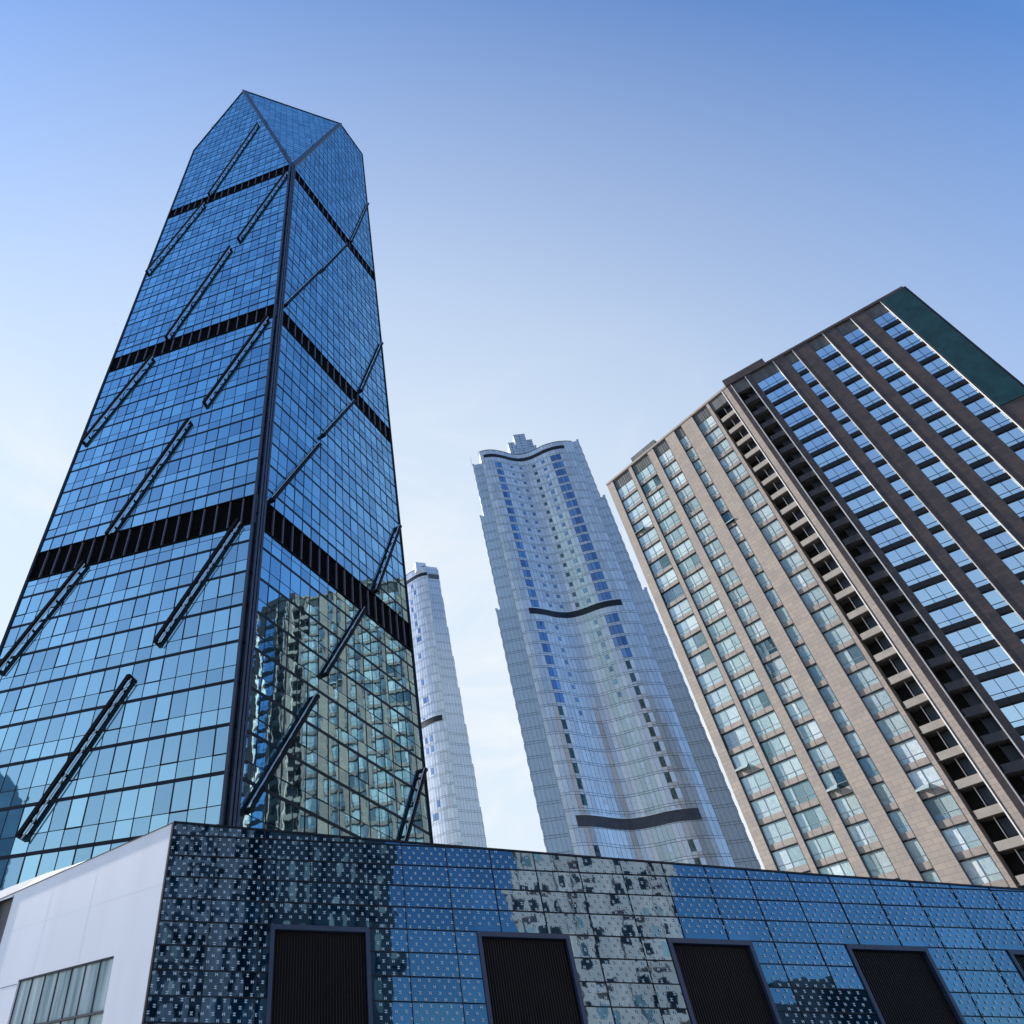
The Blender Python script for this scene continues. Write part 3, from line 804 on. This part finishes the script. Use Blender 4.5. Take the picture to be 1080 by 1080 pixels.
town_building('slab_block', 'mauve-grey slab block mirrored at the left end of the patterned glass front', -1.5, -26, 100, 9, 10, 60, M['tile_grey'], M['spandrel_black'], 1.15, 2.2, .55, .5, 'building', 5)
town_building('slate_tower', 'dark slate tower with many windows mirrored beside the second black panel', 13, -27, 95, 14, 12, 75, M['tile_dark'], M['win_pale'], 1.6, 3.2, .35, .6, 'building', 6)
town_building('dark_office_block', 'dark office block mirrored low in the glass beside the fourth black panel', 76, -30, 70, 16, 14, 21, M['tile_dark'], M['spandrel_black'], 2.4, 3.2, .6, .5, 'office building', 8)
town_building('pointed_tower', 'blue-grey tower with a slanted top mirrored low at the left edge of the glass tower', -150, 12, 10, 18, 16, 70, M['tile_blue'], M['win_blue'], 2.4, 3.3, .6, .5, 'skyscraper', 9, top=[58, 66, 84, 76])
town_building('round_shouldered_tower', 'blue-grey tower with two stepped shoulders mirrored near the lowest slanted fin', -142, 34, 10, 14, 14, 72, M['tile_blue'], M['win_blue'], 2.4, 3.3, .6, .5, 'skyscraper', 10, top=[74, 79, 79, 74])

# ------------------------------------------------------------------ ground
g = MB(); g.poly([(-4000,-4000,0),(4000,-4000,0),(4000,4000,0),(-4000,4000,0)]); o = g.build('ground', M['city_ground']); o['kind'] = 'structure'
g = MB(); g.prism([(-90,-12),(120,-12),(120,45),(-90,45)], .0, .13); o = g.build('pavement', M['paving']); o['kind'] = 'structure'

# ------------------------------------------------------------------ sky, sun, camera
SUN_B, SUN_E = -52.0, 25.0
w = bpy.data.worlds.new('World'); scn.world = w; w.use_nodes = True
nt = w.node_tree; nt.nodes.clear(); L = nt.links.new
out = N(nt, 'ShaderNodeOutputWorld'); bg = N(nt, 'ShaderNodeBackground'); L(bg.outputs[0], out.inputs[0])
sky = N(nt, 'ShaderNodeTexSky', sky_type='NISHITA', sun_disc=False)
sky.sun_elevation = R(SUN_E); sky.sun_rotation = R(SUN_B); sky.altitude = 50
sky.air_density = 1.3; sky.dust_density = .4; sky.ozone_density = 2.5
bg.inputs['Strength'].default_value = .12
tc = N(nt, 'ShaderNodeTexCoord')
sx = N(nt, 'ShaderNodeSeparateXYZ'); L(tc.outputs['Generated'], sx.inputs[0])
# thin cloud veil, thicker near the horizon
mp = N(nt, 'ShaderNodeMapping'); mp.inputs['Scale'].default_value = (2.2, 2.2, 4.5); mp.inputs['Rotation'].default_value = (.3, .2, .5)
nz = N(nt, 'ShaderNodeTexNoise'); nz.inputs['Scale'].default_value = 1.6; nz.inputs['Detail'].default_value = 9; nz.inputs['Roughness'].default_value = .62
nz.inputs['Distortion'].default_value = .6
L(tc.outputs['Generated'], mp.inputs[0]); L(mp.outputs[0], nz.inputs['Vector'])
cr_ = ramp(nt, [(.43, (0, 0, 0)), (.64, (1, 1, 1))]); L(nz.outputs['Fac'], cr_.inputs[0])
el = ramp(nt, [(.45, (1, 1, 1)), (.86, (0, 0, 0))]); L(sx.outputs['Z'], el.inputs[0])
mu = N(nt, 'ShaderNodeMath', operation='MULTIPLY'); L(cr_.outputs[0], mu.inputs[0]); L(el.outputs[0], mu.inputs[1])
dc = N(nt, 'ShaderNodeVectorMath', operation='DOT_PRODUCT'); dc.inputs[1].default_value = (-.0995, .995, 0); L(tc.outputs['Generated'], dc.inputs[0])
fc = ramp(nt, [(.38, (0, 0, 0)), (.62, (1, 1, 1))]); L(dc.outputs['Value'], fc.inputs[0])
m2 = N(nt, 'ShaderNodeMath', operation='MULTIPLY'); L(fc.outputs[0], m2.inputs[1]); L(mu.outputs[0], m2.inputs[0])
# deeper blue away from the sun, pale haze on the sun's side
tn = N(nt, 'ShaderNodeMix', data_type='RGBA', blend_type='MULTIPLY'); tn.inputs[0].default_value = 1; tn.inputs[7].default_value = (.74, .98, 1.33, 1)
L(sky.outputs[0], tn.inputs[6])
dt = N(nt, 'ShaderNodeVectorMath', operation='DOT_PRODUCT'); dt.inputs[1].default_value = (-.0995, .995, 0)
L(tc.outputs['Generated'], dt.inputs[0])
g8 = lambda v: (v, v, v)
hz = ramp(nt, [(.07, g8(0)), (.15, g8(.12)), (.26, g8(.28)), (.33, g8(.38)), (.45, g8(.58)), (.6, g8(.79)), (.9, g8(.95))])
L(dt.outputs['Value'], hz.inputs[0])
# pale band low over the horizon, fading out opposite the sun
d2 = N(nt, 'ShaderNodeVectorMath', operation='DOT_PRODUCT'); d2.inputs[1].default_value = (math.sin(R(SUN_B)), math.cos(R(SUN_B)), 0)
L(tc.outputs['Generated'], d2.inputs[0])
ad = N(nt, 'ShaderNodeMath', operation='MULTIPLY_ADD'); ad.inputs[1].default_value = .5; ad.inputs[2].default_value = .5
L(d2.outputs['Value'], ad.inputs[0])
az = ramp(nt, [(.28, g8(0)), (.46, g8(1))]); L(ad.outputs[0], az.inputs[0])
lo = ramp(nt, [(.15, g8(.85)), (.35, g8(.62)), (.6, g8(.25)), (.8, g8(.0))]); L(sx.outputs['Z'], lo.inputs[0])
ml = N(nt, 'ShaderNodeMath', operation='MULTIPLY'); L(az.outputs[0], ml.inputs[0]); L(lo.outputs[0], ml.inputs[1])
mxx = N(nt, 'ShaderNodeMath', operation='MAXIMUM'); L(ml.outputs[0], mxx.inputs[0]); L(hz.outputs[0], mxx.inputs[1])
# sky behind the camera, darkened to deepen what the glass reflects
a3 = N(nt, 'ShaderNodeMath', operation='MULTIPLY_ADD'); a3.inputs[1].default_value = .5; a3.inputs[2].default_value = .5
L(dt.outputs['Value'], a3.inputs[0])
dk = ramp(nt, [(.08, g8(.68)), (.38, g8(1))]); L(a3.outputs[0], dk.inputs[0])
td = N(nt, 'ShaderNodeMix', data_type='RGBA', blend_type='MULTIPLY'); td.inputs[0].default_value = 1
L(tn.outputs[2], td.inputs[6]); L(dk.outputs[0], td.inputs[7]); tn = td
mh = N(nt, 'ShaderNodeMix', data_type='RGBA'); mh.inputs[7].default_value = (3.55, 4.0, 4.32, 1)
L(mxx.outputs[0], mh.inputs[0]); L(tn.outputs[2], mh.inputs[6])
mx = N(nt, 'ShaderNodeMix', data_type='RGBA'); mx.inputs[7].default_value = (4.3, 4.35, 4.45, 1)
L(m2.outputs[0], mx.inputs[0]); L(mh.outputs[2], mx.inputs[6])
L(mx.outputs[2], bg.inputs['Color'])

sd = bpy.data.lights.new('sun', 'SUN'); sd.energy = 4.5; sd.angle = R(.53); sd.color = (1, .96, .92)
so = bpy.data.objects.new('sun', sd); col.objects.link(so)
b, e = R(SUN_B), R(SUN_E); dv = Vector((math.sin(b)*math.cos(e), math.cos(b)*math.cos(e), math.sin(e)))
so.rotation_euler = dv.to_track_quat('Z', 'Y').to_euler(); so.location = dv*300

cd = bpy.data.cameras.new('camera'); co = bpy.data.objects.new('camera', cd); col.objects.link(co)
co.location = EYE; co.rotation_euler = (R(90)+PITCH, 0, 0)
cd.sensor_width = 36; cd.lens = 36*FP/1080; cd.shift_x = (540-345)/1080; cd.clip_end = 10000; cd.clip_start = .1
scn.camera = co
scn.view_settings.view_transform = 'Standard'; scn.view_settings.look = 'None'
scn.view_settings.exposure = .9; scn.view_settings.gamma = 1
